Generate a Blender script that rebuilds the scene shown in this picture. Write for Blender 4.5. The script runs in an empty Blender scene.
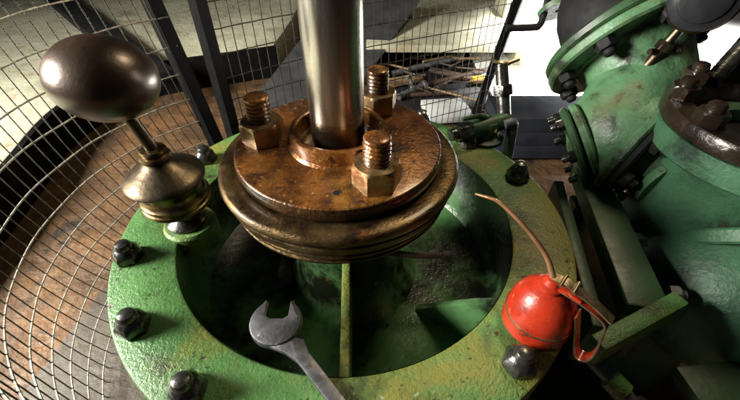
import bpy, bmesh, math, random
from mathutils import Vector, Matrix, noise
random.seed(7)
R = math.radians
S = 0.4                      # one modelling unit (the radius of the cylinder cover) is 0.4 m
scene = bpy.context.scene
C = scene.collection

# ------------------------------------------------------------------ helpers
def V(*a): return Vector(a)

def frame(origin, normal, up=None):
    """matrix whose local z runs along normal"""
    z = Vector(normal).normalized()
    u = Vector(up) if up else (V(0, 0, 1) if abs(z.z) < .95 else V(0, 1, 0))
    x = u.cross(z)
    if x.length < 1e-5: x = V(1, 0, 0).cross(z)
    x.normalize(); y = z.cross(x)
    m = Matrix((x, y, z)).transposed().to_4x4()
    m.translation = Vector(origin)
    return m

def T(x, y, z): return Matrix.Translation((x, y, z))
I4 = Matrix.Identity(4)

def lathe(bm, prof, m=I4, seg=64, wob=0):
    """prof: list of (r, z); closed at an end where r == 0"""
    rings = []
    for r, z in prof:
        if r <= 1e-6:
            rings.append([bm.verts.new(m @ V(0, 0, z))])
        else:
            ring = []
            for k in range(seg):
                a = 2 * math.pi * k / seg
                w = 1 + wob * noise.noise(V(math.cos(a) * 2.3, math.sin(a) * 2.3, z * 9 + r * 3)) if wob else 1
                ring.append(bm.verts.new(m @ V(r * w * math.cos(a), r * w * math.sin(a), z)))
            rings.append(ring)
    for a, b in zip(rings, rings[1:]):
        if len(a) == 1 and len(b) == 1: continue
        for k in range(seg):
            k2 = (k + 1) % seg
            if len(a) == 1: bm.faces.new((a[0], b[k2], b[k]))
            elif len(b) == 1: bm.faces.new((a[k], a[k2], b[0]))
            else: bm.faces.new((a[k], a[k2], b[k2], b[k]))
    return bm

def catmull(pts, n=8):
    pts = [Vector(p) for p in pts]
    P = [2 * pts[0] - pts[1]] + pts + [2 * pts[-1] - pts[-2]]
    out = []
    for i in range(1, len(P) - 2):
        for k in range(n):
            t = k / n
            a, b, c, d = P[i - 1:i + 3]
            out.append(.5 * ((2 * b) + (c - a) * t + (2 * a - 5 * b + 4 * c - d) * t * t + (3 * b - a - 3 * c + d) * t ** 3))
    out.append(pts[-1])
    return out

def tube(bm, pts, rad, seg=10, cap=True, m=I4, flat=None):
    """rad: number or list; flat=(w, h, up) makes a strap of that section instead of a round"""
    pts = [Vector(p) for p in pts]
    n = len(pts)
    if not isinstance(rad, (list, tuple)): rad = [rad] * n
    elif len(rad) != n:
        rr = []
        for i in range(n):
            f = i / (n - 1) * (len(rad) - 1); j = min(int(f), len(rad) - 2)
            rr.append(rad[j] + (rad[j + 1] - rad[j]) * (f - j))
        rad = rr
    tan = []
    for i in range(n):
        tan.append((pts[min(i + 1, n - 1)] - pts[max(i - 1, 0)]).normalized())
    u = V(0, 0, 1) if abs(tan[0].z) < .9 else V(1, 0, 0)
    x = tan[0].cross(u).normalized()
    rings = []
    for i in range(n):
        x = (x - tan[i] * x.dot(tan[i])).normalized()
        y = tan[i].cross(x)
        ring = []
        for k in range(seg):
            a = 2 * math.pi * k / seg
            ring.append(bm.verts.new(m @ (pts[i] + rad[i] * (math.cos(a) * x + math.sin(a) * y))))
        rings.append(ring)
    for a, b in zip(rings, rings[1:]):
        for k in range(seg):
            k2 = (k + 1) % seg
            bm.faces.new((a[k], a[k2], b[k2], b[k]))
    if cap:
        bm.faces.new(list(reversed(rings[0]))); bm.faces.new(rings[-1])
    return bm

def strap(bm, pts, width, thick, wdir):
    """a flat strap along pts; wdir = direction of its width"""
    pts = [Vector(p) for p in pts]; w = Vector(wdir).normalized() * width / 2
    n = len(pts); rings = []
    for i in range(n):
        t = (pts[min(i + 1, n - 1)] - pts[max(i - 1, 0)]).normalized()
        nn = t.cross(w).normalized() * thick / 2
        rings.append([bm.verts.new(pts[i] + q) for q in (w + nn, -w + nn, -w - nn, w - nn)])
    for a, b in zip(rings, rings[1:]):
        for k in range(4):
            bm.faces.new((a[k], a[(k + 1) % 4], b[(k + 1) % 4], b[k]))
    bm.faces.new(list(reversed(rings[0]))); bm.faces.new(rings[-1])
    return bm

def prism(bm, poly, z0, z1, m=I4, bev=0):
    a = [bm.verts.new(m @ V(x, y, z0)) for x, y in poly]
    b = [bm.verts.new(m @ V(x, y, z1)) for x, y in poly]
    n = len(poly)
    fs = [bm.faces.new(list(reversed(a))), bm.faces.new(b)]
    for k in range(n): fs.append(bm.faces.new((a[k], a[(k + 1) % n], b[(k + 1) % n], b[k])))
    bmesh.ops.recalc_face_normals(bm, faces=fs)
    if bev:
        es = [e for e in set(e for f in fs[:2] for e in f.edges)]
        bmesh.ops.bevel(bm, geom=es, offset=bev, segments=2, affect='EDGES', profile=.5)
    return bm

def box(bm, sx, sy, sz, m=I4, bev=.006):
    r = bmesh.ops.create_cube(bm, size=1)
    vs = r['verts']
    for v in vs: v.co = V(v.co.x * sx, v.co.y * sy, v.co.z * sz)
    bmesh.ops.transform(bm, matrix=m, verts=vs)
    if bev:
        es = list(set(e for v in vs for e in v.link_edges))
        bmesh.ops.bevel(bm, geom=es, offset=bev, segments=2, affect='EDGES', profile=.5)
    return bm

def hexnut(bm, r, h, m=I4, cham=.18, hole=0, top=None):
    """a chamfered hexagon: intersection of a prism with a cone, done by a fan of rings"""
    seg = 48
    def rad(a, lim):
        k = (a % (math.pi / 3)) - math.pi / 6
        return min(r * math.cos(math.pi / 6) / math.cos(k), lim)
    rows = []
    ri = r * .80
    for z, lim in (((0, r * .93), (h * .06, r), (h * .40, r), (h * .70, r * (1 + top) / 2), (h * .94, r * top), (h, r * top * .86)) if top else ((0, r * .93), (h * .06, r * 1.0), (h * .82, r * 1.0), (h * .92, r * .945), (h, r * .88))):
        rows.append([bm.verts.new(m @ V(rad(2 * math.pi * k / seg, lim) * math.cos(2 * math.pi * k / seg),
                                        rad(2 * math.pi * k / seg, lim) * math.sin(2 * math.pi * k / seg), z)) for k in range(seg)])
    for a, b in zip(rows, rows[1:]):
        for k in range(seg): bm.faces.new((a[k], a[(k + 1) % seg], b[(k + 1) % seg], b[k]))
    bm.faces.new(list(reversed(rows[0]))); bm.faces.new(rows[-1])
    return bm

def thread(bm, r, z0, z1, m=I4, pitch=.018, dome=True, seg=28):
    prof = [(r * .9, z0)]
    z = z0
    while z < z1 - pitch:
        prof += [(r * .85, z + pitch * .08), (r, z + pitch * .5), (r, z + pitch * .6)]
        z += pitch
    prof += [(r * .87, z + pitch * .1), (r * .95, z + pitch * .5)]
    if dome: prof += [(r * .95, z + pitch * 1.0), (r * .86, z + pitch * 1.25), (r * .5, z + pitch * 1.4)]
    prof += [(0, z + pitch * (1.45 if dome else .6))]
    return lathe(bm, prof, m, seg)

def link(name, bm, mat, parent=None, sharp=34, origin=None, smooth=True):
    """bm in modelling units and world placement -> ONE mesh object"""
    bmesh.ops.recalc_face_normals(bm, faces=bm.faces[:])
    base = parent_world(parent) if parent else (Vector(origin) if origin else V(0, 0, 0))
    for v in bm.verts: v.co = (v.co - base) * S
    if smooth:
        for f in bm.faces: f.smooth = True
        lim = R(sharp)
        for e in bm.edges:
            e.smooth = not (len(e.link_faces) == 2 and e.calc_face_angle(0) > lim)
    me = bpy.data.meshes.new(name)
    bm.to_mesh(me); bm.free()
    me.materials.append(mat)
    o = bpy.data.objects.new(name, me)
    C.objects.link(o)
    o.location = (0, 0, 0) if parent else base * S
    if parent: o.parent = parent
    return o

def parent_world(p):
    v = V(0, 0, 0)
    while p: v += p.location / S; p = p.parent
    return v

def tag(o, label, cat, group=None, kind=None):
    o['label'] = label
    if cat: o['category'] = cat
    if group: o['group'] = group
    if kind: o['kind'] = kind
    return o

def thing(name, loc, label, cat, group=None):
    o = bpy.data.objects.new(name, None); C.objects.link(o)
    o.location = Vector(loc) * S; o.empty_display_size = .02
    return tag(o, label, cat, group)

def structure(name, bm, mat, **k):
    o = link(name, bm, mat, **k); o['kind'] = 'structure'; return o

def dup(o, parent, m):
    """copy one mesh object under parent, placed by matrix m (modelling units, world)"""
    c = o.copy(); C.objects.link(c); c.parent = parent
    mm = m.copy(); mm.translation = (m.translation - parent_world(parent)) * S
    c.matrix_local = mm
    return c
NB = bmesh.new

# ------------------------------------------------------------------ materials
def mat(name, c1, c2=None, scale=6, rough=(.35, .5), metal=0., bump=(60, .2), spots=(), spec=.5, fine=None, coat=0, coatr=.12, stretch=None, contrast=(.35, .65), aniso=0, rscale=None, bumpdist=.002, pocks=0):
    m = bpy.data.materials.new(name); m.use_nodes = True
    nt = m.node_tree; N = nt.nodes; L = nt.links
    b = N['Principled BSDF']
    tc = N.new('ShaderNodeTexCoord'); mp = N.new('ShaderNodeMapping')
    L.new(tc.outputs['Object'], mp.inputs[0])
    if stretch: mp.inputs['Scale'].default_value = stretch
    vec = mp.outputs[0]
    def noi(sc, det=6, ro=.6, dist=0):
        n = N.new('ShaderNodeTexNoise'); n.inputs['Scale'].default_value = sc / S
        n.inputs['Detail'].default_value = det; n.inputs['Roughness'].default_value = ro
        n.inputs['Distortion'].default_value = dist
        L.new(vec, n.inputs['Vector']); return n.outputs['Fac']
    def ramp(src, lo, hi):
        r = N.new('ShaderNodeMapRange'); r.inputs['From Min'].default_value = lo; r.inputs['From Max'].default_value = hi
        r.interpolation_type = 'SMOOTHSTEP'
        L.new(src, r.inputs['Value']); return r.outputs['Result']
    def mix(f, a, b_):
        x = N.new('ShaderNodeMix'); x.data_type = 'RGBA'
        if isinstance(f, (int, float)): x.inputs[0].default_value = f
        else: L.new(f, x.inputs[0])
        for s_, i in ((a, 6), (b_, 7)):
            if isinstance(s_, tuple): x.inputs[i].default_value = (*s_, 1)
            else: L.new(s_, x.inputs[i])
        return x.outputs[2]
    col = mix(ramp(noi(scale), *contrast), c1, c2 or tuple(k * .7 for k in c1))
    rfac = None
    for (sc_, ssc, lo, hi, srough) in spots:
        f = ramp(noi(ssc, 8, .65, .3), lo, hi)
        col = mix(f, col, sc_)
    L.new(col, b.inputs['Base Color'])
    r = N.new('ShaderNodeMapRange'); r.inputs['From Min'].default_value = .3; r.inputs['From Max'].default_value = .7
    r.inputs['To Min'].default_value, r.inputs['To Max'].default_value = rough
    L.new(noi(rscale or scale * 2.3, 5), r.inputs['Value']); L.new(r.outputs[0], b.inputs['Roughness'])
    b.inputs['Metallic'].default_value = metal
    b.inputs['Specular IOR Level'].default_value = spec
    b.inputs['Coat Weight'].default_value = coat; b.inputs['Coat Roughness'].default_value = coatr
    if aniso: b.inputs['Anisotropic'].default_value = aniso
    if bump:
        bn = N.new('ShaderNodeBump'); bn.inputs['Strength'].default_value = bump[1]; bn.inputs['Distance'].default_value = bumpdist
        h = noi(bump[0], 4, .6)
        if pocks:
            vo = N.new('ShaderNodeTexVoronoi'); vo.inputs['Scale'].default_value = pocks / S
            L.new(vec, vo.inputs['Vector'])
            ad = N.new('ShaderNodeMath'); ad.operation = 'MULTIPLY_ADD'
            L.new(vo.outputs['Distance'], ad.inputs[0]); ad.inputs[1].default_value = .6; L.new(h, ad.inputs[2]); h = ad.outputs[0]
        L.new(h, bn.inputs['Height']); L.new(bn.outputs[0], b.inputs['Normal'])
    return m

M = {}
M['green'] = mat('green_enamel_paint', (.10, .24, .07), (.062, .165, .044), 7, (.2, .52), bump=(80, .6), bumpdist=.003, rscale=70,
                 spots=[((.21, .20, .04), 1.6, .44, .62, .4), ((.035, .06, .016), 4, .52, .70, .5), ((.035, .02, .008), 12, .62, .67, .5), ((.24,.34,.19), 38, .63, .69, .4), ((.04, .065, .022), 50, .60, .66, .4), ((.05, .03, .012), 2.6, .66, .74, .4)])
M['green_dark'] = mat('oil_darkened_green_paint', (.016, .042, .018), (.006, .014, .007), 3, (.22, .42), bump=(30, .4), bumpdist=.003,
                      spots=[((.006, .007, .004), 2.6, .44, .62, .2), ((.07, .04, .012), 14, .64, .74, .5)])
M['green_oily_shade'] = mat('oil_and_shade_blackened_green_paint', (.085, .19, .07), (.05, .12, .045), 4, (.14, .3), bump=(40, .3), bumpdist=.003,
                      spots=[((.006, .008, .004), 2.0, .42, .57, .2), ((.05, .03, .01), 15, .6, .7, .5)])  # black blotches: pooled oil, plus the shade of the recess painted in
M['green_pipe'] = mat('worn_green_pipe_paint', (.080, .178, .085), (.052, .125, .058), 5, (.34, .6), bump=(40, .45), bumpdist=.004,
                      spots=[((.09, .10, .045), 2.6, .46, .68, .4), ((.014, .02, .009), 5, .48, .66, .5), ((.05, .032, .014), 11, .62, .68, .5), ((.17, .25, .17), 18, .64, .72, .5), ((.012, .008, .005), 34, .66, .72, .5)])
M['green_teal'] = mat('blue_green_pipe_paint', (.06, .155, .082), (.04, .11, .058), 4, (.34, .58), bump=(40, .6), bumpdist=.004,
                      spots=[((.015, .032, .02), 4, .52, .72, .4), ((.04, .02, .01), 14, .62, .70, .5), ((.1, .2, .15), 20, .64, .72, .5)])
M['green_olive'] = mat('dull_dark_green_paint', (.03, .075, .03), (.02, .05, .02), 4, (.35, .55), bump=(20, .35),
                       spots=[((.06, .035, .012), 8, .58, .7, .4), ((.008, .008, .005), 6, .55, .7, .4)])
M['rust'] = mat('oily_rusted_iron', (.26, .095, .017), (.11, .036, .008), 9, (.2, .45), metal=.4, bump=(60, .5), bumpdist=.003, coat=.6, coatr=.14,
                spots=[((.028, .013, .006), 4, .42, .64, .3), ((.44, .19, .035), 3.2, .50, .70, .3), ((.045, .018, .007), 17, .54, .66, .3), ((.55, .32, .10), 46, .60, .70, .3), ((.015, .008, .005), 60, .60, .68, .3)], rscale=34)
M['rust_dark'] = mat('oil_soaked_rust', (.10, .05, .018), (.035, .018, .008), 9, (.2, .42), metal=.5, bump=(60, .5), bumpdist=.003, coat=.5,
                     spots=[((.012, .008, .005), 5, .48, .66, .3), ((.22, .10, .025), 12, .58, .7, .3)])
M['rust_nut'] = mat('oily_bronzed_steel', (.46, .31, .15), (.22, .125, .055), 9, (.2, .42), metal=.8, bump=(50, .5), coat=.2,
                    spots=[((.25, .08, .015), 11, .56, .68, .3), ((.03, .016, .008), 16, .60, .70, .3)])
M['bronze'] = mat('dark_oily_bronze', (.145, .09, .036), (.055, .032, .013), 9, (.24, .5), metal=.75, bump=(70, .6), stretch=(1, 1, 3), coat=.25,
                  spots=[((.02, .012, .006), 9, .52, .68, .3), ((.2, .075, .015), 7, .58, .7, .3)])
M['steel'] = mat('polished_rod_steel', (.55, .52, .47), (.40, .37, .32), 16, (.2, .36), metal=1, bump=(90, .14), stretch=(1, 1, .06), bumpdist=.0006)
M['steel_oiled'] = mat('oil_wetted_steel', (.32, .26, .19), (.20, .15, .10), 6, (.2, .36), metal=1, bump=(50, .2))
M['ball'] = mat('patinated_bronze_ball', (.075, .044, .027), (.032, .02, .013), 3.5, (.28, .4), metal=.6, bump=(60, .2), coat=.5, coatr=.28,
                spots=[((.02, .014, .01), 22, .62, .7, .3), ((.16, .085, .045), 2.5, .52, .72, .3)])
M['brass'] = mat('tarnished_brass', (.20, .14, .065), (.09, .062, .03), 7, (.25, .42), metal=1, bump=(50, .25),
                 spots=[((.06, .04, .02), 12, .54, .68, .3)])
M['cup'] = mat('tarnished_grey_brass', (.12, .094, .062), (.06, .045, .03), 6, (.34, .48), metal=1, bump=(45, .3),
               spots=[((.08, .055, .03), 14, .54, .66, .3)])
M['copper'] = mat('copper_tube', (.50, .26, .14), (.36, .17, .08), 10, (.25, .4), metal=.7, bump=(60, .15))
M['blackbolt'] = mat('oily_black_steel', (.13, .128, .12), (.035, .034, .032), 16, (.16, .36), metal=.85, bump=(50, .35), coat=.3,
                     spots=[((.14, .13, .11), 20, .6, .7, .3)])
M['black'] = mat('black_painted_steel', (.010, .010, .011), (.016, .016, .017), 8, (.5, .7), bump=(30, .2), spec=.12)
M['wire'] = mat('galvanised_wire_shaded', (.16, .155, .14), (.08, .075, .065), 20, (.32, .5), metal=.8, bump=None)  # shaded copy of the wire: backlit darkness put into its colour
M['wire_lit'] = mat('galvanised_wire_lit', (.48, .46, .40), (.24, .22, .18), 24, (.38, .55), metal=.45, bump=None)  # lit copy of the same wire: the light it catches is painted in
M['spanner'] = mat('worn_grey_steel', (.21, .21, .225), (.13, .13, .14), 12, (.36, .55), metal=.8, bump=(55, .3),
                   spots=[((.10, .075, .05), 16, .56, .7, .3), ((.4, .4, .4), 30, .62, .7, .3)])
M['red'] = mat('red_enamel', (.40, .030, .010), (.29, .019, .007), 9, (.22, .4), bump=(40, .3), coat=.3,
               spots=[((.13, .016, .007), 7, .54, .70, .3), ((.07, .015, .008), 18, .60, .68, .3), ((.55, .16, .06), 30, .62, .70, .3)])
M['tin'] = mat('bare_tinplate_edge', (.46, .36, .22), (.25, .18, .10), 14, (.25, .42), metal=.9, bump=(50, .2))
M['brown_cast'] = mat('oily_brown_cast_iron', (.036, .021, .013), (.016, .011, .008), 6, (.2, .4), metal=.3, bump=(30, .5), bumpdist=.003, coat=.4,
                      spots=[((.08, .035, .014), 10, .58, .7, .3)])
M['navy'] = mat('dark_slate_blue_paint', (.02, .024, .036), (.012, .014, .022), 3, (.4, .6), bump=(20, .2))
M['greyplate'] = mat('dark_grey_plate', (.05, .052, .055), (.03, .031, .033), 3, (.45, .65), bump=(20, .3))
M['floor'] = mat('rust_stained_floor', (.13, .064, .023), (.065, .034, .014), 2.2, (.5, .8), bump=(5, .6), bumpdist=.03,
                 spots=[((.06, .033, .018), 3.2, .54, .68, .5), ((.022, .014, .008), 3.0, .54, .68, .5), ((.15, .08, .03), 5, .56, .72, .5), ((.015, .010, .007), 9, .64, .70, .5)])
M['pad'] = mat('grey_oily_concrete', (.085, .071, .054), (.046, .036, .026), 2.4, (.5, .8), bump=(14, .5), bumpdist=.012, spots=[((.05, .035, .022), 2, .5, .66, .5), ((.03, .022, .015), 7, .6, .7, .5)])
M['black_matte'] = mat('matt_black_paint_and_shade', (.0045, .0045, .0045), (.007, .007, .007), 8, (.45, .65), bump=(30, .2), spec=.04)  # own black of the posts; on the ledge strip it paints shade
M['stone'] = mat('pale_limewashed_stone', (.46, .45, .33), (.33, .32, .23), 1.3, (.7, .9), bump=(10, .4), bumpdist=.02,
                 spots=[((.20, .19, .13), 1.5, .52, .70, .5), ((.32, .24, .14), 3.2, .56, .70, .5), ((.12, .10, .07), 9, .62, .70, .5)])
M['white_floor'] = mat('white_painted_concrete', (.80, .80, .79), (.76, .76, .75), 1, (.6, .8), bump=(10, .1))
M['timber'] = mat('old_timber', (.28, .19, .09), (.16, .10, .05), 8, (.6, .8), bump=(30, .3), stretch=(.3, 3, 3))
M['greysteel'] = mat('dull_grey_pipe', (.16, .165, .17), (.09, .09, .095), 8, (.4, .6), metal=.5, bump=(30, .3))
M['yellow'] = mat('faded_yellow_paint', (.55, .33, .04), (.4, .22, .03), 8, (.5, .7), bump=(30, .2))
M['dark_rust'] = mat('dark_rusted_iron', (.06, .032, .018), (.025, .015, .01), 8, (.5, .75), bump=(30, .5))
M['whitepaint'] = mat('chipped_white_paint', (.62, .64, .63), (.5, .52, .52), 5, (.5, .7), bump=(20, .2))
M['glass_black'] = mat('dull_black_dial_back', (.016, .017, .02), (.012, .012, .014), 8, (.3, .45), bump=(40, .15))

# ------------------------------------------------------------------ the setting
FZ = -1.5
bm = NB(); n = 60
vs = [[bm.verts.new((-9 + 18 * i / n, -5 + 15.5 * j / n, FZ + .02 * noise.noise(V(i * .5, j * .5, 0)))) for j in range(n + 1)] for i in range(n + 1)]
for i in range(n):
    for j in range(n): bm.faces.new((vs[i][j], vs[i + 1][j], vs[i + 1][j + 1], vs[i][j + 1]))
structure('floor', bm, M['floor'])

edge = catmull([(-3.2, -3.2, 0), (-3.3, -.8, 0), (-3.42, 1.35, 0), (-3.66, 2.75, 0), (-3.5, 3.65, 0), (-3.05, 4.25, 0), (-2.05, 4.68, 0), (-1.4, 4.95, 0)], 5)
bm = NB()
poly = [(p.x, p.y) for p in edge] + [(-1.3, 6.3), (-1.3, 10.4), (-8.9, 10.4), (-8.9, -3.2)]
prism(bm, poly, FZ - .03, -1.0, bev=.02)
structure('stone_ledge', bm, M['stone'])

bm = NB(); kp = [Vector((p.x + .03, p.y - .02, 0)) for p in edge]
strap(bm, [p + V(0, 0, (FZ - 1.012) / 2) for p in kp], abs(FZ + 1.012), .06, (0, 0, 1))  # added black strip: the shade of the ledge riser put in as colour
tag(link('riser_shade_strip', bm, M['black_matte'], None, 50, origin=(-3.4, 1.3, FZ)), 'black strip painting the shade on the riser of the pale stone ledge', 'shade strip')
bm = NB(); box(bm, 7.6, 6.8, .1, T(5.75, 6.5, FZ + .05), .01)
structure('concrete_floor', bm, M['white_floor'])

bm = NB(); box(bm, 3.4, 3.2, .05, T(-.55, -.72, FZ + .03) @ Matrix.Rotation(-.12, 4, 'Z'), .015)
structure('concrete_pad', bm, M['pad'])

# ------------------------------------------------------------------ engine cylinder and its cover
CX = .027
cyl = thing('engine_cylinder', (CX, 0, FZ), 'dark green round cylinder body under the bolted green cover', 'cylinder')
bm = NB(); lathe(bm, [(.80, FZ + .02), (.80, -.42), (.82, -.36), (.97, -.30), (.99, -.27), (.99, -.15), (.98, -.132), (.80, -.132)], T(CX, 0, 0), 96)
link('body', bm, M['green_olive'], cyl)

cov = thing('cylinder_cover', (CX, 0, -.13), 'round green cast iron cover with deep oily recess and ring of black bolts', 'machine cover')
bm = NB()
lathe(bm, [(.746, -.13), (.985, -.13), (1.0, -.118), (1.0, -.014), (.996, -.004), (.986, 0), (.757, 0), (.748, -.004), (.746, -.012), (.746, -.13)], T(CX, 0, 0), 128)
link('flange_ring', bm, M['green'], cov)
bm = NB()
lathe(bm, [(.745, -.004), (.743, -.2), (.735, -.28), (.70, -.335), (.64, -.355), (.45, -.365), (.2, -.37)], T(CX, 0, 0), 128)
link('recess_wall', bm, M['green_oily_shade'], cov)
bm = NB()
lathe(bm, [(.36, -.366), (.30, -.33), (.265, -.27), (.25, -.18), (.25, .06), (.27, .12), (.36, .16), (.40, .172)], T(.015, 0, 0), 80)
link('stuffing_box', bm, M['green_oily_shade'], cov)
def rib(a, pts, th):
    bm = NB()
    m = Matrix(((math.cos(a), 0, math.sin(a), CX), (math.sin(a), 0, -math.cos(a), 0), (0, 1, 0, 0), (0, 0, 0, 1)))
    prism(bm, pts, -th / 2, th / 2, m, .006)
    link('rib', bm, M['green_oily_shade' if a > R(-60) else 'green'], cov)
rib(R(-88.2), [(.24, -.365), (.744, -.365), (.744, -.018), (.70, -.03), (.52, -.045), (.24, -.03)], .034)
rib(R(-37.5), [(.42, -.36), (.744, -.36), (.744, -.01), (.65, -.10), (.50, -.27)], .04)
# boss that carries the lubricator
bm = NB(); lathe(bm, [(.115, -.1), (.115, .006), (.105, .018), (.06, .02), (0, .02)], T(-.68, -.055, 0), 40)
link('boss', bm, M['green'], cov)
# bolts round the ring
bm = NB()
hexnut(bm, .060, .068, T(0, 0, 0), top=.60)
lathe(bm, [(.034, .06), (.033, .076), (.026, .088), (.012, .094), (0, .095)], I4, 20)
b0 = link('bolt', bm, M['blackbolt'], None, 30); b0.parent = cov
first = True
for k, a in enumerate((-164.4, -142.1, -120, -97, -74, -49.6, 17.8, 41.2, 62, 84, 106, 128, 150.9)):
    rr = (.93, .925, .915, .925, .925, .925, .915, .90, .91, .91, .91, .91, .905)[k]
    m = T(CX + rr * math.cos(R(a)), rr * math.sin(R(a)), .001) @ Matrix.Rotation(random.uniform(0, 1), 4, 'Z') @ Matrix.Diagonal((1, 1, random.uniform(.92, 1.12), 1))
    if k == 0:
        mm = m.copy(); mm.translation = (m.translation - parent_world(cov)) * S; b0.matrix_local = mm
    else: dup(b0, cov, m)
# thin pipe stub that shows under the gland
dp = thing('drain_pipe', (.3, -.2, -.09), 'thin rusty pipe poking out from under the gland over the recess', 'pipe')
bm = NB(); tube(bm, [(.2, -.17, -.06), (.33, -.19, -.06), (.478, -.19, -.06)], .014, 10)
link('pipe', bm, M['dark_rust'], dp)
bm = NB(); lathe(bm, [(0, 0), (.022, 0), (.022, .03), (0, .03)], frame((.455, -.19, -.06), (1, 0, 0)), 16)
link('pipe_end', bm, M['dark_rust'], dp)

# ------------------------------------------------------------------ gland
GX = .012
gl = thing('packing_gland', (GX, 0, .18), 'rusty orange gland flange held down by three nuts around the rod', 'gland')
bm = NB()
lathe(bm, [(.20, .182), (.42, .182), (.438, .188), (.444, .196), (.445, .204), (.432, .211), (.434, .217), (.448, .223), (.447, .231), (.432, .238), (.434, .246), (.453, .251), (.461, .260), (.463, .27), (.462, .285), (.452, .289), (.440, .294), (.442, .301), (.463, .306), (.474, .312), (.479, .327), (.474, .343), (.462, .35), (.41, .352), (.40, .346), (.20, .346)], T(GX, 0, 0), 128, .004)
link('lower_ring', bm, M['bronze'], gl, 50)
bm = NB()
lathe(bm, [(.4005, .4085), (.398, .4115), (.393, .4135), (.15, .4135), (.15, .36)], T(GX, 0, 0), 128, .003)
link('flange', bm, M['rust'], gl)
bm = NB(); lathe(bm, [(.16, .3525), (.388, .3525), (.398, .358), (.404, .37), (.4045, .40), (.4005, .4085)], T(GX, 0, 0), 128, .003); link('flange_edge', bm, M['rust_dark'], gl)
bm = NB()
lathe(bm, [(.154, .30), (.157, .468), (.160, .477), (.166, .481), (.178, .481), (.184, .477), (.187, .468), (.189, .424), (.197, .4145), (.2, .410)], T(GX, 0, 0), 80, .004)
link('collar', bm, M['rust'], gl)
bm = NB(); lathe(bm, [(.16, .39), (.10, .385)], T(GX, 0, 0), 48)
link('packing', bm, M['steel_oiled'], gl)
for a, rr, rot in ((178, .295, .4), (-61, .30, .15), (58, .295, .3)):
    x, y = GX + rr * math.cos(R(a)), rr * math.sin(R(a))
    bm = NB(); hexnut(bm, .085, .088, T(x, y, .4125) @ Matrix.Rotation(rot, 4, 'Z'))
    nu = link('nut', bm, M['rust_nut'], gl, 26)
    bm = NB(); thread(bm, .047, .485, .588, T(x, y, 0), .0155)
    link('stud', bm, M['rust'], nu, 60)
bm = NB(); lathe(bm, [(.011, .4138), (.015, .4148), (.017, .4138)], T(GX + .012, -.318, 0), 20)
link('oil_hole_rim', bm, M['rust'], gl)
bm = NB(); lathe(bm, [(0, .4146), (.0125, .4146)], T(GX + .012, -.318, 0), 20)
link('oil_hole', bm, M['black'], gl)

rod = thing('piston_rod', (GX, 0, .3), 'polished steel piston rod rising upright through the rusty gland', 'piston rod')
bm = NB(); lathe(bm, [(.102, .535), (.102, 2.6)], T(GX, 0, 0), 128)
link('shaft', bm, M['steel'], rod)
bm = NB(); lathe(bm, [(.0, .22), (.1025, .22), (.1025, .528), (.1022, .535), (.102, .5352)], T(GX, 0, 0), 128)
link('oiled_end', bm, M['steel_oiled'], rod)

# ------------------------------------------------------------------ lubricator with ball handle
LX, LY = -.69, -.055
lub = thing('lubricator', (LX, LY, .02), 'brass lubricator with egg shaped dark ball handle on a thin stem', 'lubricator')
bm = NB(); lathe(bm, [(.085, .02), (.085, .035), (.06, .05), (.05, .06), (.05, .085), (.066, .088), (.066, .11), (.05, .112), (.05, .15)], T(LX, LY, 0), 32)
link('neck', bm, M['blackbolt'], lub)
bm = NB()
lathe(bm, [(.05, .136), (.125, .139), (.139, .144), (.144, .153), (.141, .162), (.134, .166), (.133, .173), (.139, .178), (.138, .187), (.131, .193), (.124, .215), (.124, .235), (.131, .252), (.13, .262), (.11, .264)], T(LX, LY, 0), 64)
link('cup_body', bm, M['brass'], lub)
bm = NB()
lathe(bm, [(.09, .262), (.148, .264), (.156, .269), (.158, .277), (.153, .286), (.142, .295), (.12, .309), (.095, .324), (.07, .340), (.055, .352), (.05, .36), (.048, .365), (0, .365)], T(LX - .012, LY, 0), 64)
link('cup_lid', bm, M['cup'], lub)
bm = NB()
lathe(bm, [(.04, .363), (.056, .366), (.06, .376), (.056, .386), (.046, .39), (.046, .398), (.05, .404), (.046, .412), (.03, .416), (0, .416)], T(LX - .012, LY, 0), 32)
link('collar', bm, M['brass'], lub)
st0, st1 = V(LX - .012, LY, .41), V(LX - .05, LY, .575)
bm = NB(); tube(bm, [st0, st1], .0225, 20)
link('stem', bm, M['cup'], lub)
bm = NB()
bmesh.ops.create_uvsphere(bm, u_segments=64, v_segments=40, radius=1)
mball = T(LX - .068, LY, .692) @ Matrix.Rotation(R(8), 4, 'Y') @ Matrix.Diagonal((.172, .16, .138, 1))
bmesh.ops.transform(bm, matrix=mball, verts=bm.verts[:])
link('ball_handle', bm, M['ball'], lub, 60)

# ------------------------------------------------------------------ spanner
sp_c = V(-.197, -.565); sp_dir = (V(.045, -.85) - sp_c).normalized(); ang = math.atan2(sp_dir.y, sp_dir.x)
def spanner_outline():
    r = .092
    o = []
    # jaw opens roughly towards +y; the handle leaves at -x.. build in local frame: handle along -Y
    jw = .040; jd = .035           # half width of the jaw, depth of its floor
    rot = R(-2)
    def P(x, y): return (x, y)
    a0 = math.asin(jw / r) + .12
    pts = []
    # left tip round the head clockwise from jaw left to handle
    pts.append((-jw, jd - .012))
    pts.append((-jw, r * .86))
    pts.append((-jw - .012, r * .93))
    for k in range(1, 16):
        a = math.pi / 2 + a0 + .02 + (R(232) - math.pi / 2 - a0 - .02) * k / 15
        pts.append((r * math.cos(a), r * math.sin(a)))
    return pts, jw, jd, r
pts, jw, jd, r = spanner_outline()
sp_c = V(-.197, -.562)
def toW(p): return (sp_c.x + p[0], sp_c.y + p[1])
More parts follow.
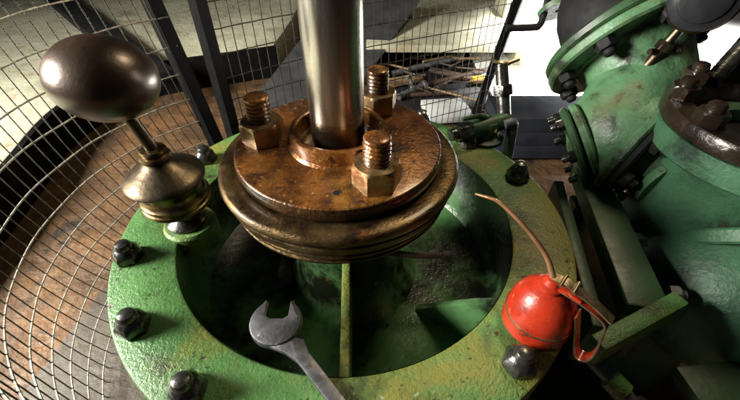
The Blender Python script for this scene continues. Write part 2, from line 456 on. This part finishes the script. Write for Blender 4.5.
# handle in world: from the head towards the front right and off the ring
hd = V(.235, -.268).normalized(); hn = V(hd.y, -hd.x)        # hn points to the left side of the handle (front-left)
hw = .0235
L0 = sp_c + hd * .118; L1 = sp_c + hd * .80
left = []  # going along the handle on the hn side
def hp(base, w): q = base + hn * w; return (q.x, q.y)
outline = [toW(p) for p in pts]
neck_l = hp(sp_c + hd * .118, hw + .014); neck_r = hp(sp_c + hd * .118, -hw - .014)
outline += [neck_l, hp(sp_c + hd * .17, hw), hp(L1, hw * .85), hp(L1 + hd * .02, hw * .6), hp(L1 + hd * .02, -hw * .6), hp(L1, -hw * .85), hp(sp_c + hd * .17, -hw), neck_r]
for k in range(0, 13):
    a = R(-38) + (math.pi / 2 - math.asin(jw / r) - .14 - R(-38)) * k / 12
    outline.append(toW((r * math.cos(a), r * math.sin(a))))
outline.append(toW((jw + .012, r * .93))); outline.append(toW((jw, r * .86))); outline.append(toW((jw, jd - .012)))
outline.append(toW((jw * .6, jd - .024))); outline.append(toW((-jw * .6, jd - .024)))
bm = NB(); prism(bm, outline, .0015, .0235, bev=.004)
nh = len(pts); headp = outline[:nh]
a0_, a1_ = R(232), R(322)
headp = headp + [toW((r * math.cos(a0_ + (a1_ - a0_) * k / 10), r * math.sin(a0_ + (a1_ - a0_) * k / 10))) for k in range(1, 10)] + outline[nh + 8:]
prism(bm, headp, -.003, .030, bev=.006)
sp = link('spanner', bm, M['spanner'], None, 30, origin=(sp_c.x, sp_c.y, .0015))
tag(sp, 'grey steel open ended spanner lying over the edge of the dark recess', 'spanner')

# ------------------------------------------------------------------ oil can
OX, OY = .728, -.545
can = thing('oil_can', (OX, OY, .001), 'small red oil can with copper spout and red strap handle', 'oil can')
bm = NB()
lathe(bm, [(0, .004), (.106, .004), (.112, .001), (.116, .006), (.116, .012), (.1145, .02), (.1135, .062)], T(OX, OY, 0), 64)
lathe(bm, [(.1135, .0695), (.1125, .085), (.108, .115), (.097, .146), (.079, .175), (.056, .196), (.036, .207), (.034, .212), (0, .213)], T(OX, OY, 0), 64)
link('body', bm, M['red'], can)
bm = NB(); lathe(bm, [(.1132, .061), (.1155, .063), (.1160, .066), (.1155, .069), (.1132, .0705)], T(OX, OY, 0), 64)
link('seam', bm, M['tin'], can)
bm = NB(); lathe(bm, [(.035, .205), (.040, .208), (.040, .222), (.030, .228), (.022, .246), (.014, .25), (0, .25)], T(OX - .005, OY, 0), 28)
link('spout_base', bm, M['red'], can)
sppts = catmull([(OX - .006, OY, .24), (.70, -.50, .295), (.655, -.455, .345), (.605, -.41, .385), (.56, -.365, .408), (.535, -.345, .411), (.49, -.31, .402)], 6)
bm = NB(); tube(bm, sppts, [.0115, .009, .0078, .0068, .006, .0045], 12)
link('spout', bm, M['copper'], can)
# strap handle towards the front right
hdv = V(.74, -.67, 0).normalized(); wv = V(hdv.y, -hdv.x, 0)
def hpnt(d, z): return (OX + hdv.x * d, OY + hdv.y * d, z)
loop = catmull([hpnt(.03, .226), hpnt(.09, .222), hpnt(.15, .208), hpnt(.178, .185), hpnt(.190, .12), hpnt(.199, .05), hpnt(.196, -.005), hpnt(.178, -.026), hpnt(.158, -.018), hpnt(.140, .03), hpnt(.118, .10), hpnt(.10, .155)], 5)
bm = NB(); strap(bm, loop, .04, .006, wv)
hl = link('handle', bm, M['red'], can, 50)
bm = NB()
for s in (-1, 1):
    tube(bm, [Vector(p) + wv * s * .021 for p in loop], .0035, 6)
link('handle_edge', bm, M['tin'], hl)
lever = catmull([hpnt(-.01, .250), hpnt(.03, .256), hpnt(.08, .246), hpnt(.13, .232), hpnt(.185, .207)], 5)
bm = NB(); strap(bm, lever, .034, .006, wv)
for d in (.02, .06):
    tube(bm, [Vector(hpnt(d, .255)) - wv * .026, Vector(hpnt(d, .255)) + wv * .026], .007, 10)
link('lever', bm, M['tin'], can, 50)
bm = NB(); strap(bm, [hpnt(.02, .228), hpnt(.05, .238), hpnt(.09, .228)], .046, .012, wv)
link('bracket', bm, M['red'], can, 50)

# ------------------------------------------------------------------ wire guard
GCX, GCY, GR = -.418, .409, 1.363
def arc(a, r=GR): return V(GCX + r * math.cos(R(a)), GCY + r * math.sin(R(a)), 0)
ZT, ZB = 1.0, FZ
A0, A1 = 127, 252
wl = thing('wire_guard', (GCX - GR, GCY, FZ), 'curved wire mesh guard bending around the left side of the cylinder', 'wire guard')
ring_z = [.435 - .2 * k for k in range(-2, 10)]
bm = NB()
for z in ring_z:
    tube(bm, [arc(A0 + (A1 - A0) * k / 50) + V(0, 0, z + .003 * math.sin(k * .7 + z * 9)) for k in range(51)], .0052, 6)
link('horizontal_wires', bm, M['wire_lit'], wl)
def tw(a): return min(1, max(0, (228 - a) / 36))
bm = NB(); a = A0 + 1.5
while a < A1:
    zz = [ZT - (ZT - ZB - .02) * k / 14 for k in range(15)]
    da = random.uniform(-.12, .12)
    tube(bm, [arc(a + da + tw(a) * (6 * z - (5 * z * z if z < 0 else 0)), GR + .0078) + V(0, 0, z) for z in zz], .0037, 6); a += 3.0
link('vertical_wires', bm, M['wire'], wl)
# post at its right end
def anglepost(parent, p, out, w=.095, t=.02, z0=FZ, z1=1.35, lean=0):
    bm = NB(); o = Vector(out).normalized(); s = V(-o.y, o.x, 0)
    m = Matrix(((o.x, s.x, 0, p[0]), (o.y, s.y, 0, p[1]), (0, 0, 1, 0), (0, 0, 0, 1)))
    prism(bm, [(-w / 2, -w / 2), (w / 2, -w / 2), (w / 2, -w / 2 + t), (-w / 2 + t, -w / 2 + t), (-w / 2 + t, w / 2), (-w / 2, w / 2)], z0, z1, m, .004)
    for v in bm.verts: v.co.x -= lean * (v.co.z - .435)
    return link('post', bm, M['black_matte'], parent)
anglepost(wl, (-1.31, 1.51), (.5, .8), lean=.12)
wb = thing('wire_guard', (.2, 2.6, FZ), 'straight wire mesh guard panel standing behind the piston rod', 'wire guard')
path = catmull([(-1.16, 1.79, 0), (-.60, 2.2, 0), (.23, 2.62, 0), (1.70, 3.32, 0)], 14)
bm = NB()
for k in range(-3, 9):
    z = .435 - .2 * k + .0
    if z > ZT: continue
    tube(bm, [p + V(0, 0, z + random.uniform(-.002, .002)) for p in path], .005, 6)
link('horizontal_wires', bm, M['wire'], wb)
bm = NB(); acc = 0; last = path[0]; nxt = .06
for p in path[1:]:
    seg = (p - last).length
    while nxt <= acc + seg:
        q = last + (p - last) * ((nxt - acc) / seg)
        d = (p - last).normalized(); q = q + V(d.y, -d.x, 0) * .0088
        e_ = V(random.uniform(-.004, .004), random.uniform(-.004, .004), 0)
        tube(bm, [q + e_ + V(0, 0, ZB + .02), q, q - e_ + V(0, 0, ZT)], .0044, 6); nxt += .088
    acc += seg; last = p
link('vertical_wires', bm, M['wire'], wb)
anglepost(wb, (-1.135, 1.80), (.5, .8))
anglepost(wb, (1.85, 3.36), (.6, -.8), .11, .03, FZ, lean=-.15)

# ------------------------------------------------------------------ things behind the guard
bm = NB(); a, b = V(-6.4, 7.5, -.93), V(-2.62, 3.55, -.93); d = (b - a).normalized()
box(bm, (b - a).length, .42, .14, Matrix.Translation((a + b) / 2) @ d.to_track_quat('X', 'Z').to_matrix().to_4x4(), .015)
tag(link('timber_beam', bm, M['black'], None, origin=(a + b) / 2), 'black beam lying across the pale stone ledge', 'beam')

bm = NB()
p0, p1 = V(-.55, 3.65, -1.47), V(.62, 6.3, -.35)
d = (p1 - p0)
# a leaning plate: four corners from foot to head, given thickness along its normal
c4 = [V(-1.62, 3.72, -1.49), V(-.30, 3.52, -1.49), V(1.02, 6.2, -.70), V(-.52, 6.4, -.70)]
nrm = (c4[1] - c4[0]).cross(c4[3] - c4[0]).normalized() * .05
lo = [bm.verts.new(p) for p in c4]; hi = [bm.verts.new(p + nrm) for p in c4]
bm.faces.new(lo); bm.faces.new(list(reversed(hi)))
for k in range(4): bm.faces.new((lo[k], hi[k], hi[(k + 1) % 4], lo[(k + 1) % 4]))
tag(link('steel_plate', bm, M['greyplate'], None, origin=(-.9, 3.6, -1.49)), 'dark grey steel plate leaning behind the piston rod and wire guard', 'plate')

bn = thing('stone_bench', (1.7, 5.9, FZ), 'whitish stone bench with a dark hollow beneath it, behind the guard', 'bench')
bm = NB(); box(bm, 2.75, 3.4, .12, T(1.45, 6.57, -1.04), .015); link('slab', bm, M['stone'], bn)
bm = NB(); box(bm, 2.7, .2, .40, T(1.45, 7.6, -1.3), .01); link('back_wall', bm, M['dark_rust'], bn)
bm = NB(); box(bm, .25, 2.8, .40, T(2.68, 6.5, -1.3), .01); link('end_support', bm, M['stone'], bn)
bm = NB(); box(bm, 2.1, 2.5, .02, T(1.1, 4.9, FZ + .03), .004)  # thin black sheet that darkens the floor under the scrap
tag(link('black_sheet', bm, M['black'], None, origin=(1.1, 4.9, FZ)), 'thin black sheet on the floor under the scrap', 'mat')

def rodthing(name, a, b, r, mt, label, cat, seg=12, head=None):
    bm = NB(); a, b = Vector(a), Vector(b)
    tube(bm, [a, a.lerp(b, .5) + V(0, 0, .004), b], r, seg)
    if head: lathe(bm, [(0, -.03), (r * 1.7, -.03), (r * 1.7, .05), (0, .05)], frame(b, b - a), 12)
    return tag(link(name, bm, mt, None, origin=a), label, cat)
def plank(name, a, b, w, h, mt, label, cat):
    a, b = Vector(a), Vector(b); d = (b - a).normalized()
    bm = NB(); box(bm, (b - a).length, w, h, Matrix.Translation((a + b) / 2) @ d.to_track_quat('X', 'Z').to_matrix().to_4x4(), .012)
    return tag(link(name, bm, mt, None, origin=a), label, cat)
zf = FZ + .045
rodthing('scrap_pipe', (.50, 4.72, zf + .07), (1.66, 5.28, zf + .12), .05, M['greysteel'], 'long grey pipe lying slantwise in the dark scrap under the bench', 'pipe', 12, True)
plank('timber_offcut', (.33, 4.36, zf + .06), (.95, 4.62, zf + .06), .2, .07, M['timber'], 'short pale timber offcut near the rusty gland stud', 'timber')
plank('timber_board', (1.12, 4.88, zf + .08), (1.9, 4.52, zf + .05), .13, .05, M['dark_rust'], 'narrow dark brown board lying in the middle of the scrap', 'board')
plank('iron_bar', (.9, 4.3, zf + .05), (2.1, 4.85, zf + .1), .09, .05, M['dark_rust'], 'rusty flat iron bar crossing the scrap towards the fence post', 'bar')
rodthing('scrap_rod', (.2, 3.98, zf + .04), (1.75, 4.15, zf + .04), .035, M['dark_rust'], 'thick rusty rod lying straight nearest to the guard among the scrap', 'rod')
rnd = random.Random(5)
for k in range(12):
    x0, y0, aa, ll = rnd.uniform(.2, 1.5), rnd.uniform(3.95, 5.3), rnd.uniform(-.7, .9), rnd.uniform(.4, .9)
    za = zf + rnd.uniform(.10, .2); rr_ = rnd.uniform(.012, .024)
    bm = NB(); tube(bm, [(x0, y0, za), (x0 + ll * .5 * math.cos(aa), y0 + ll * .5 * math.sin(aa), za + rnd.uniform(-.02, .03)), (x0 + ll * math.cos(aa), y0 + ll * math.sin(aa), zf + rnd.uniform(.06, .2))], rr_, 8)
    tag(link('scrap_wire', bm, M['dark_rust' if k % 3 else 'timber'], None, origin=(x0, y0, za)), 'thin stiff wire in the tangled scrap heap behind the guard', 'wire', 'wires in the scrap heap')
plank('yellow_bracket', (1.72, 4.42, zf + .1), (1.98, 4.5, zf + .1), .12, .08, M['yellow'], 'larger faded yellow bracket in the scrap beside the fence post', 'bracket')
plank('yellow_clip', (1.52, 3.95, zf + .05), (1.63, 4.05, zf + .05), .07, .05, M['yellow'], 'small yellow clip lying below the larger yellow bracket', 'clip')
vv = thing('old_valve', (.75, 4.1, FZ), 'small grey valve with pipe stubs lying beside the timber offcut', 'valve')
bm = NB(); tube(bm, [(.55, 3.92, zf + .07), (.98, 4.3, zf + .08)], .05, 12); link('body', bm, M['greysteel'], vv)
bm = NB(); tube(bm, [(.78, 4.12, zf + .08), (.72, 4.2, zf + .25)], .03, 10); lathe(bm, [(0, 0), (.09, 0), (.09, .03), (0, .03)], frame((.72, 4.2, zf + .25), (-.3, .4, .9)), 16); link('hand_wheel', bm, M['greysteel'], vv)
bm = NB(); lathe(bm, [(.05, 0), (.085, 0), (.085, .05), (.05, .05)], frame((.93, 4.256, zf + .078), (.75, .66, 0)), 8); link('end_nut', bm, M['greysteel'], vv)
bm = NB(); box(bm, .62, .52, .1, T(1.2, 3.55, FZ + .1) @ Matrix.Rotation(.12, 4, 'Z'), .012)
tag(link('white_block', bm, M['whitepaint'], None, origin=(1.2, 3.55, FZ + .05)), 'flat white block on the floor behind the guard near the green cock', 'block')
bm = NB(); box(bm, .36, .4, .16, T(1.62, 3.86, FZ + .12) @ Matrix.Rotation(.3, 4, 'Z'), .02)
tag(link('grey_block', bm, M['greysteel'], None, origin=(1.62, 3.86, FZ + .04)), 'rough grey block between the white block and the fence post', 'block')
bm = NB(); box(bm, .75, .7, .9, T(2.95, 6.55, -1.05), .03)
tag(link('stone_pier', bm, M['stone'], None, origin=(2.95, 6.55, FZ)), 'pale stone pier right of the fence post, top left of the white floor', 'pier')

stp = thing('steel_chest', (2.3, 2.75, FZ), 'dark slate blue steel chest with two seams standing on the white floor', 'chest')
bm = NB()
for k in range(3): box(bm, 1.6, .56, .175, T(2.36, 2.75, FZ + .14 + .18 * k), .008)
link('body', bm, M['navy'], stp)
bm = NB(); box(bm, 1.56, .52, .5, T(2.36, 2.75, FZ + .28), 0); link('seam_filler', bm, M['black'], stp)

# ------------------------------------------------------------------ drain cock at the back right of the cover
ck = thing('drain_cock', (.86, .62, .0), 'small green drain cock with black fittings at the back of the cover', 'cock')
bm = NB(); lathe(bm, [(.11, .0), (.11, .02), (.075, .035), (.07, .1), (.06, .12), (0, .125)], T(.81, .66, 0), 24); tube(bm, [(.68, .60, .085), (.80, .65, .08), (.93, .70, .10)], [.05, .062, .045], 16)
link('body', bm, M['green_olive'], ck)
bm = NB(); hexnut(bm, .055, .09, frame((.70, .60, .09), (-.9, -.4, 0))); lathe(bm, [(0, 0), (.035, 0), (.035, .05), (0, .05)], frame((.63, .57, .09), (-.9, -.4, 0)), 14)
link('side_plug', bm, M['blackbolt'], ck)
bm = NB(); tube(bm, [(.80, .66, .13), (.74, .63, .165), (.64, .58, .17)], [.022, .016, .01], 10); link('lever', bm, M['green_olive'], ck)
bm = NB(); tube(bm, catmull([(.90, .64, .1), (.955, .66, .1), (.965, .66, .05), (.965, .62, -.1), (.965, .6, -.3)], 5), .03, 12); link('outlet_pipe', bm, M['greysteel'], ck)
bm = NB(); tube(bm, [(.92, .72, .12), (.90, .80, .26), (.885, .86, .36)], .038, 12)
hexnut(bm, .06, .06, frame((.905, .775, .215), (-.03, .11, .2))); link('inlet_pipe', bm, M['blackbolt'], ck)
bm = NB(); lathe(bm, [(.045, 0), (.055, .01), (.045, .02), (.045, 0)], frame((.88, .87, .36), (.2, .3, .9)), 20); tube(bm, [(.92, .88, .36), (.99, .90, .38)], .012, 8); link('clip', bm, M['tin'], ck)
bm = NB(); lathe(bm, [(0, .0), (.013, .0), (.010, .01), (0, .012)], frame((.845, .605, .085), (0, -1, .3)), 12); link('yellow_tip', bm, M['yellow'], ck)

# ------------------------------------------------------------------ green steam pipe with its flanges
tee = thing('steam_pipe', (1.65, .6, -.2), 'thick green cast pipe bend with bolted flanges, in front of white floor', 'pipe')
A = V(1.66, 1.05, .41); nA = V(.30, -.80, -.55).normalized()
Cc = V(1.62, .52, .06); nC = V(.62, -.76, -.18).normalized()
tp = catmull([A, A + nA * .12, V(1.70, .80, .22), Cc - nC * .10, Cc], 8)
bm = NB(); tube(bm, tp, [.34, .29, .27, .28, .29], 48)
link('bend', bm, M['green_pipe'], tee, 60)
def flange(parent, c, n, ro, ri, th, mt, name='flange', wob=0):
    bm = NB(); lathe(bm, [(ri, 0), (ro - .012, 0), (ro, .012), (ro, th - .012), (ro - .012, th), (ri, th), (ri, 0)], frame(c, n), 72)
    return link(name, bm, mt, parent)
fa = flange(tee, A, nA, .455, .2, .06, M['green_pipe'])
flange(tee, A - nA * .062, nA, .447, .2, .055, M['green_olive'])
def bolts(parent, c, n, rad, angs, r=.06, h=.07, mt='blackbolt', stud=True):
    m = frame(c, n)
    for a in angs:
        bm = NB()
        mm = m @ T(rad * math.cos(R(a)), rad * math.sin(R(a)), 0) @ Matrix.Rotation(a, 4, 'Z')
        hexnut(bm, r, h, mm)
        if stud: lathe(bm, [(r * .6, h), (r * .58, h + .025), (r * .45, h + .034), (0, h + .036)], mm, 16)
        link('bolt', bm, M[mt], parent, 28)
bolts(fa, A + nA * .06, nA, .39, range(20, 380, 45), .055, .05, 'black')
flange(tee, Cc - nC * .01, nC, .335, .2, .05, M['green_pipe'])
fc = flange(tee, Cc + nC * .042, nC, .328, .1, .04, M['black'])
bolts(fc, Cc + nC * .082, nC, .275, range(10, 370, 45), .046, .042)
bm = NB(); tube(bm, catmull([Cc + nC * .06, Cc + nC * .22, V(1.78, .26, .0)], 8), [.20, .205, .25], 40)
link('neck', bm, M['green_pipe'], tee, 60)
# foot flange seen edge-on at the lower left of the bend
Fc = V(1.40, .60, .02); nF = V(-.80, .12, -.48).normalized()
bm = NB(); tube(bm, [Fc - nF * .25, Fc], .19, 32); link('branch', bm, M['green_pipe'], tee)
ff = flange(tee, Fc, nF, .235, .0, .045, M['green_pipe'])
flange(tee, Fc + nF * .056, nF, .23, .0, .04, M['green_olive'], 'blank_flange')
bolts(ff, Fc + nF * .096, nF, .19, range(20, 380, 60), .034, .036)
# lagged pipe going up
lg = thing('lagged_pipe', (1.8, 1.3, .45), 'black lagged pipe rising from the top green flange', 'pipe')
bm = NB(); tube(bm, catmull([A - nA * .07, A - nA * .24, V(1.72, 1.42, .78), V(1.86, 1.7, 1.4)], 6), [.30, .28, .27, .27], 40)
link('lagging', bm, M['black'], lg, 60)
bm = NB(); tube(bm, [V(1.70, 1.385, .72), V(1.735, 1.45, .83)], .285, 32); link('bare_band', bm, M['greyplate'], lg)

# ------------------------------------------------------------------ valve chest
vc = thing('valve_chest', (1.88, .2, -.5), 'big green valve chest with brown bolted top ring at the right edge', 'valve chest')
BX, BY, BZ = 1.93, .20, .33
bm = NB()
lathe(bm, [(.40, BZ - .08), (.37, BZ - .14), (.35, BZ - .25), (.35, -.1), (.38, -.3), (.4, -.6), (.4, FZ + .02)], T(BX, BY, 0), 64)
link('body', bm, M['green_teal'], vc)
flg = flange(vc, (BX, BY, BZ - .11), (0, 0, 1), .45, .2, .11, M['green_teal'])
bm = NB()
lathe(bm, [(.28, BZ + .002), (.43, BZ + .002), (.445, BZ + .012), (.445, BZ + .065), (.435, BZ + .08), (.34, BZ + .082), (.33, BZ + .075), (.29, BZ - .05), (.28, BZ - .1)], T(BX, BY, 0), 72, .004)
tr = link('top_ring', bm, M['brown_cast'], vc)
bolts(tr, (BX, BY, BZ + .082), (0, 0, 1), .385, range(10, 370, 36), .062, .06, 'brown_cast')
bm = NB(); lathe(bm, [(.3, BZ - .06), (.0, BZ - .06)], T(BX, BY, 0), 48); link('opening', bm, M['black'], vc)
bm = NB()
bmesh.ops.create_uvsphere(bm, u_segments=56, v_segments=36, radius=1)
bmesh.ops.transform(bm, matrix=T(1.98, -.11, -.40) @ Matrix.Rotation(R(-20), 4, 'X') @ Matrix.Diagonal((.47, .50, .45, 1)), verts=bm.verts[:])
link('belly', bm, M['green_teal'], vc, 60)
bm = NB(); tube(bm, [(1.93, .15, -.1), (1.97, -.05, -.38)], .31, 40); link('throat', bm, M['green_teal'], vc, 60)
bm = NB(); lathe(bm, [(.25, 0), (.41, 0), (.42, .01), (.42, .06), (.41, .07), (.25, .07)], frame((2.06, -.04, -.08), (-.05, -.75, -.65)), 64)
link('side_flange', bm, M['green_teal'], vc)

# iron bar resting over the top ring
bm = NB(); tube(bm, [(1.82, .52, .415), (1.98, .63, .55), (2.2, .80, .78)], [.04, .045, .05], 16)
tag(link('iron_bar', bm, M['blackbolt'], None, origin=(1.82, .52, .415)), 'dark round iron bar standing on the brown top ring', 'bar')

# ------------------------------------------------------------------ pressure gauge
pg = thing('pressure_gauge', (1.5, .55, .42), 'round black pressure gauge seen from behind at the top right corner', 'gauge')
gc = V(1.70, .68, .755); gn = V(-.42, -.70, .12).normalized()
mg = frame(gc, gn) @ Matrix.Scale(.84, 4)
bm = NB(); lathe(bm, [(0, .05), (.115, .05), (.125, .046), (.128, .038), (.138, .034), (.168, .03), (.174, .02), (.174, -.05), (0, -.05)], mg, 64); link('case', bm, M['glass_black'], pg)
bm = NB(); lathe(bm, [(.175, -.045), (.184, -.04), (.184, .0), (.175, .006), (.175, -.045)], mg, 64); link('bezel', bm, M['brass'], pg)
g0 = V(1.60, .70, .42); g1 = V(1.675, .70, .62); gd = (g1 - g0).normalized()
bm = NB(); tube(bm, [g0, g0.lerp(g1, .5), g1], [.03, .027, .022], 16)
gm = g0.lerp(g1, .42); hexnut(bm, .042, .045, frame(gm, gd)); tube(bm, [gm - V(.07, .02, 0), gm + V(.08, .02, -.005)], .015, 10)
lathe(bm, [(0, 0), (.027, 0), (.027, .045), (0, .045)], frame(gm + V(.07, .02, -.005), (1, .2, -.1)), 12); link('stem', bm, M['cup'], pg)

# ------------------------------------------------------------------ guide bracket
br = thing('guide_bracket', (1.3, -.1, -.6), 'dark green angled bracket between the red oil can and valve chest', 'bracket')
def beam(name, a, b, w, h, mt, bev=.012):
    a, b = Vector(a), Vector(b); d = (b - a).normalized()
    bm = NB(); box(bm, (b - a).length, w, h, Matrix.Translation((a + b) / 2) @ d.to_track_quat('X', 'Z').to_matrix().to_4x4(), bev)
    return link(name, bm, mt, br)
beam('arm', (1.43, .55, -.16), (1.27, -.42, -.16), .17, .10, M['green_olive'])
beam('arm_web', (1.50, .55, -.36), (1.345, -.41, -.36), .04, .40, M['green_olive'])
beam('end_plate', (.985, -.575, -.165), (1.42, -.375, -.165), .07, .13, M['green'])
beam('lower_arm', (1.26, .5, -.34), (1.08, -.46, -.34), .06, .3, M['green_olive'])
bm = NB(); box(bm, .1, .1, 1.1, T(1.45, .5, -.9), .01); link('leg', bm, M['green_olive'], br)
for p in ((1.46, -.30, -.20), (1.22, -.42, -.36), (1.46, .02, -.2)):
    bm = NB(); hexnut(bm, .045, .04, frame(p, (1, -.3, .3))); lathe(bm, [(.028, .04), (.026, .06), (0, .062)], frame(p, (1, -.3, .3)), 12); link('nut', bm, M['greysteel'], br, 28)
lp = thing('condensate_pipe', (1.1, -.62, -.3), 'thin dark pipe with green joint low under the bracket plate', 'pipe')
bm = NB(); tube(bm, catmull([(1.02, -.52, -.28), (1.08, -.60, -.30), (1.14, -.67, -.33), (1.2, -.78, -.4)], 4), .03, 12); link('pipe', bm, M['greysteel'], lp)
bm = NB(); lathe(bm, [(.03, 0), (.045, .005), (.045, .07), (.03, .075)], frame((1.09, -.615, -.305), (.6, -.7, -.3)), 16); link('joint', bm, M['green'], lp)
bm = NB(); hexnut(bm, .06, .06, frame((1.16, -.70, -.35), (.5, -.7, -.4))); link('union_nut', bm, M['blackbolt'], lp, 28)
bm = NB(); box(bm, .5, .22, .05, T(1.70, -.62, -.40) @ Matrix.Rotation(.1, 4, 'Z'), .012)
fp = link('foot_plate', bm, M['green_olive'], None, origin=(1.7, -.62, -.42)); tag(fp, 'dull green iron plate below the belly of the valve chest', 'plate')

# thin pipe with a flange at the top
tpz = thing('branch_pipe', (1.5, 2.05, .2), 'thin black pipe with elbow and small green flange beside the fence post', 'pipe')
bm = NB(); tube(bm, catmull([(1.27, 2.05, .18), (1.50, 2.06, .185), (1.545, 2.07, .2), (1.57, 2.1, .27), (1.6, 2.2, .5)], 5), .028, 12); link('pipe', bm, M['black'], tpz)
bm = NB(); lathe(bm, [(.03, 0), (.16, 0), (.16, .04), (.03, .04)], frame((1.68, 2.14, .33), (.2, -.6, -.6)), 28); link('flange', bm, M['green_pipe'], tpz)
bm = NB(); hexnut(bm, .05, .05, frame((1.72, 2.08, .28), (.2, -.6, -.6))); link('bolt', bm, M['blackbolt'], tpz)

# ------------------------------------------------------------------ light
def area(name, loc, target, size, power, col, size_y=None, spread=None):
    l = bpy.data.lights.new(name, 'AREA'); l.energy = power; l.color = col
    l.shape = 'RECTANGLE'; l.size = size * S; l.size_y = (size_y or size) * S
    if spread: l.spread = R(spread)
    o = bpy.data.objects.new(name, l); C.objects.link(o)
    o.location = Vector(loc) * S
    o.rotation_euler = (Vector(target) - Vector(loc)).to_track_quat('-Z', 'Y').to_euler()
    return o
area('window_light', (-6.1, -.80, 2.45), (0, 0, 0), 2.3, 300, (1, .97, .88), 1.9)
area('back_light', (2.2, 2.3, 5.0), (.4, -.2, 0), 1.3, 20, (1, .82, .54), 1.2)
area('floor_light', (5.2, 4.8, 3.2), (5.2, 4.7, FZ), 3.0, 620, (1, .99, .97), 1.2, 62)
w = bpy.data.worlds.new('World'); scene.world = w; w.use_nodes = True
w.node_tree.nodes['Background'].inputs[0].default_value = (.85, .9, 1, 1)
w.node_tree.nodes['Background'].inputs[1].default_value = .015

# ------------------------------------------------------------------ camera
cd = bpy.data.cameras.new('Camera'); cam = bpy.data.objects.new('Camera', cd); C.objects.link(cam)
cam.location = V(.1354, -1.2918, 1.252) * S
cam.rotation_euler = (math.pi / 2 - .7295, 0, 0)
cd.sensor_width = 36; cd.lens = 36 * 385.8 / 740
cd.clip_start = .01; cd.clip_end = 100
scene.camera = cam
scene.view_settings.view_transform = 'Standard'; scene.view_settings.look = 'None'
scene.view_settings.exposure = 0; scene.view_settings.gamma = 1
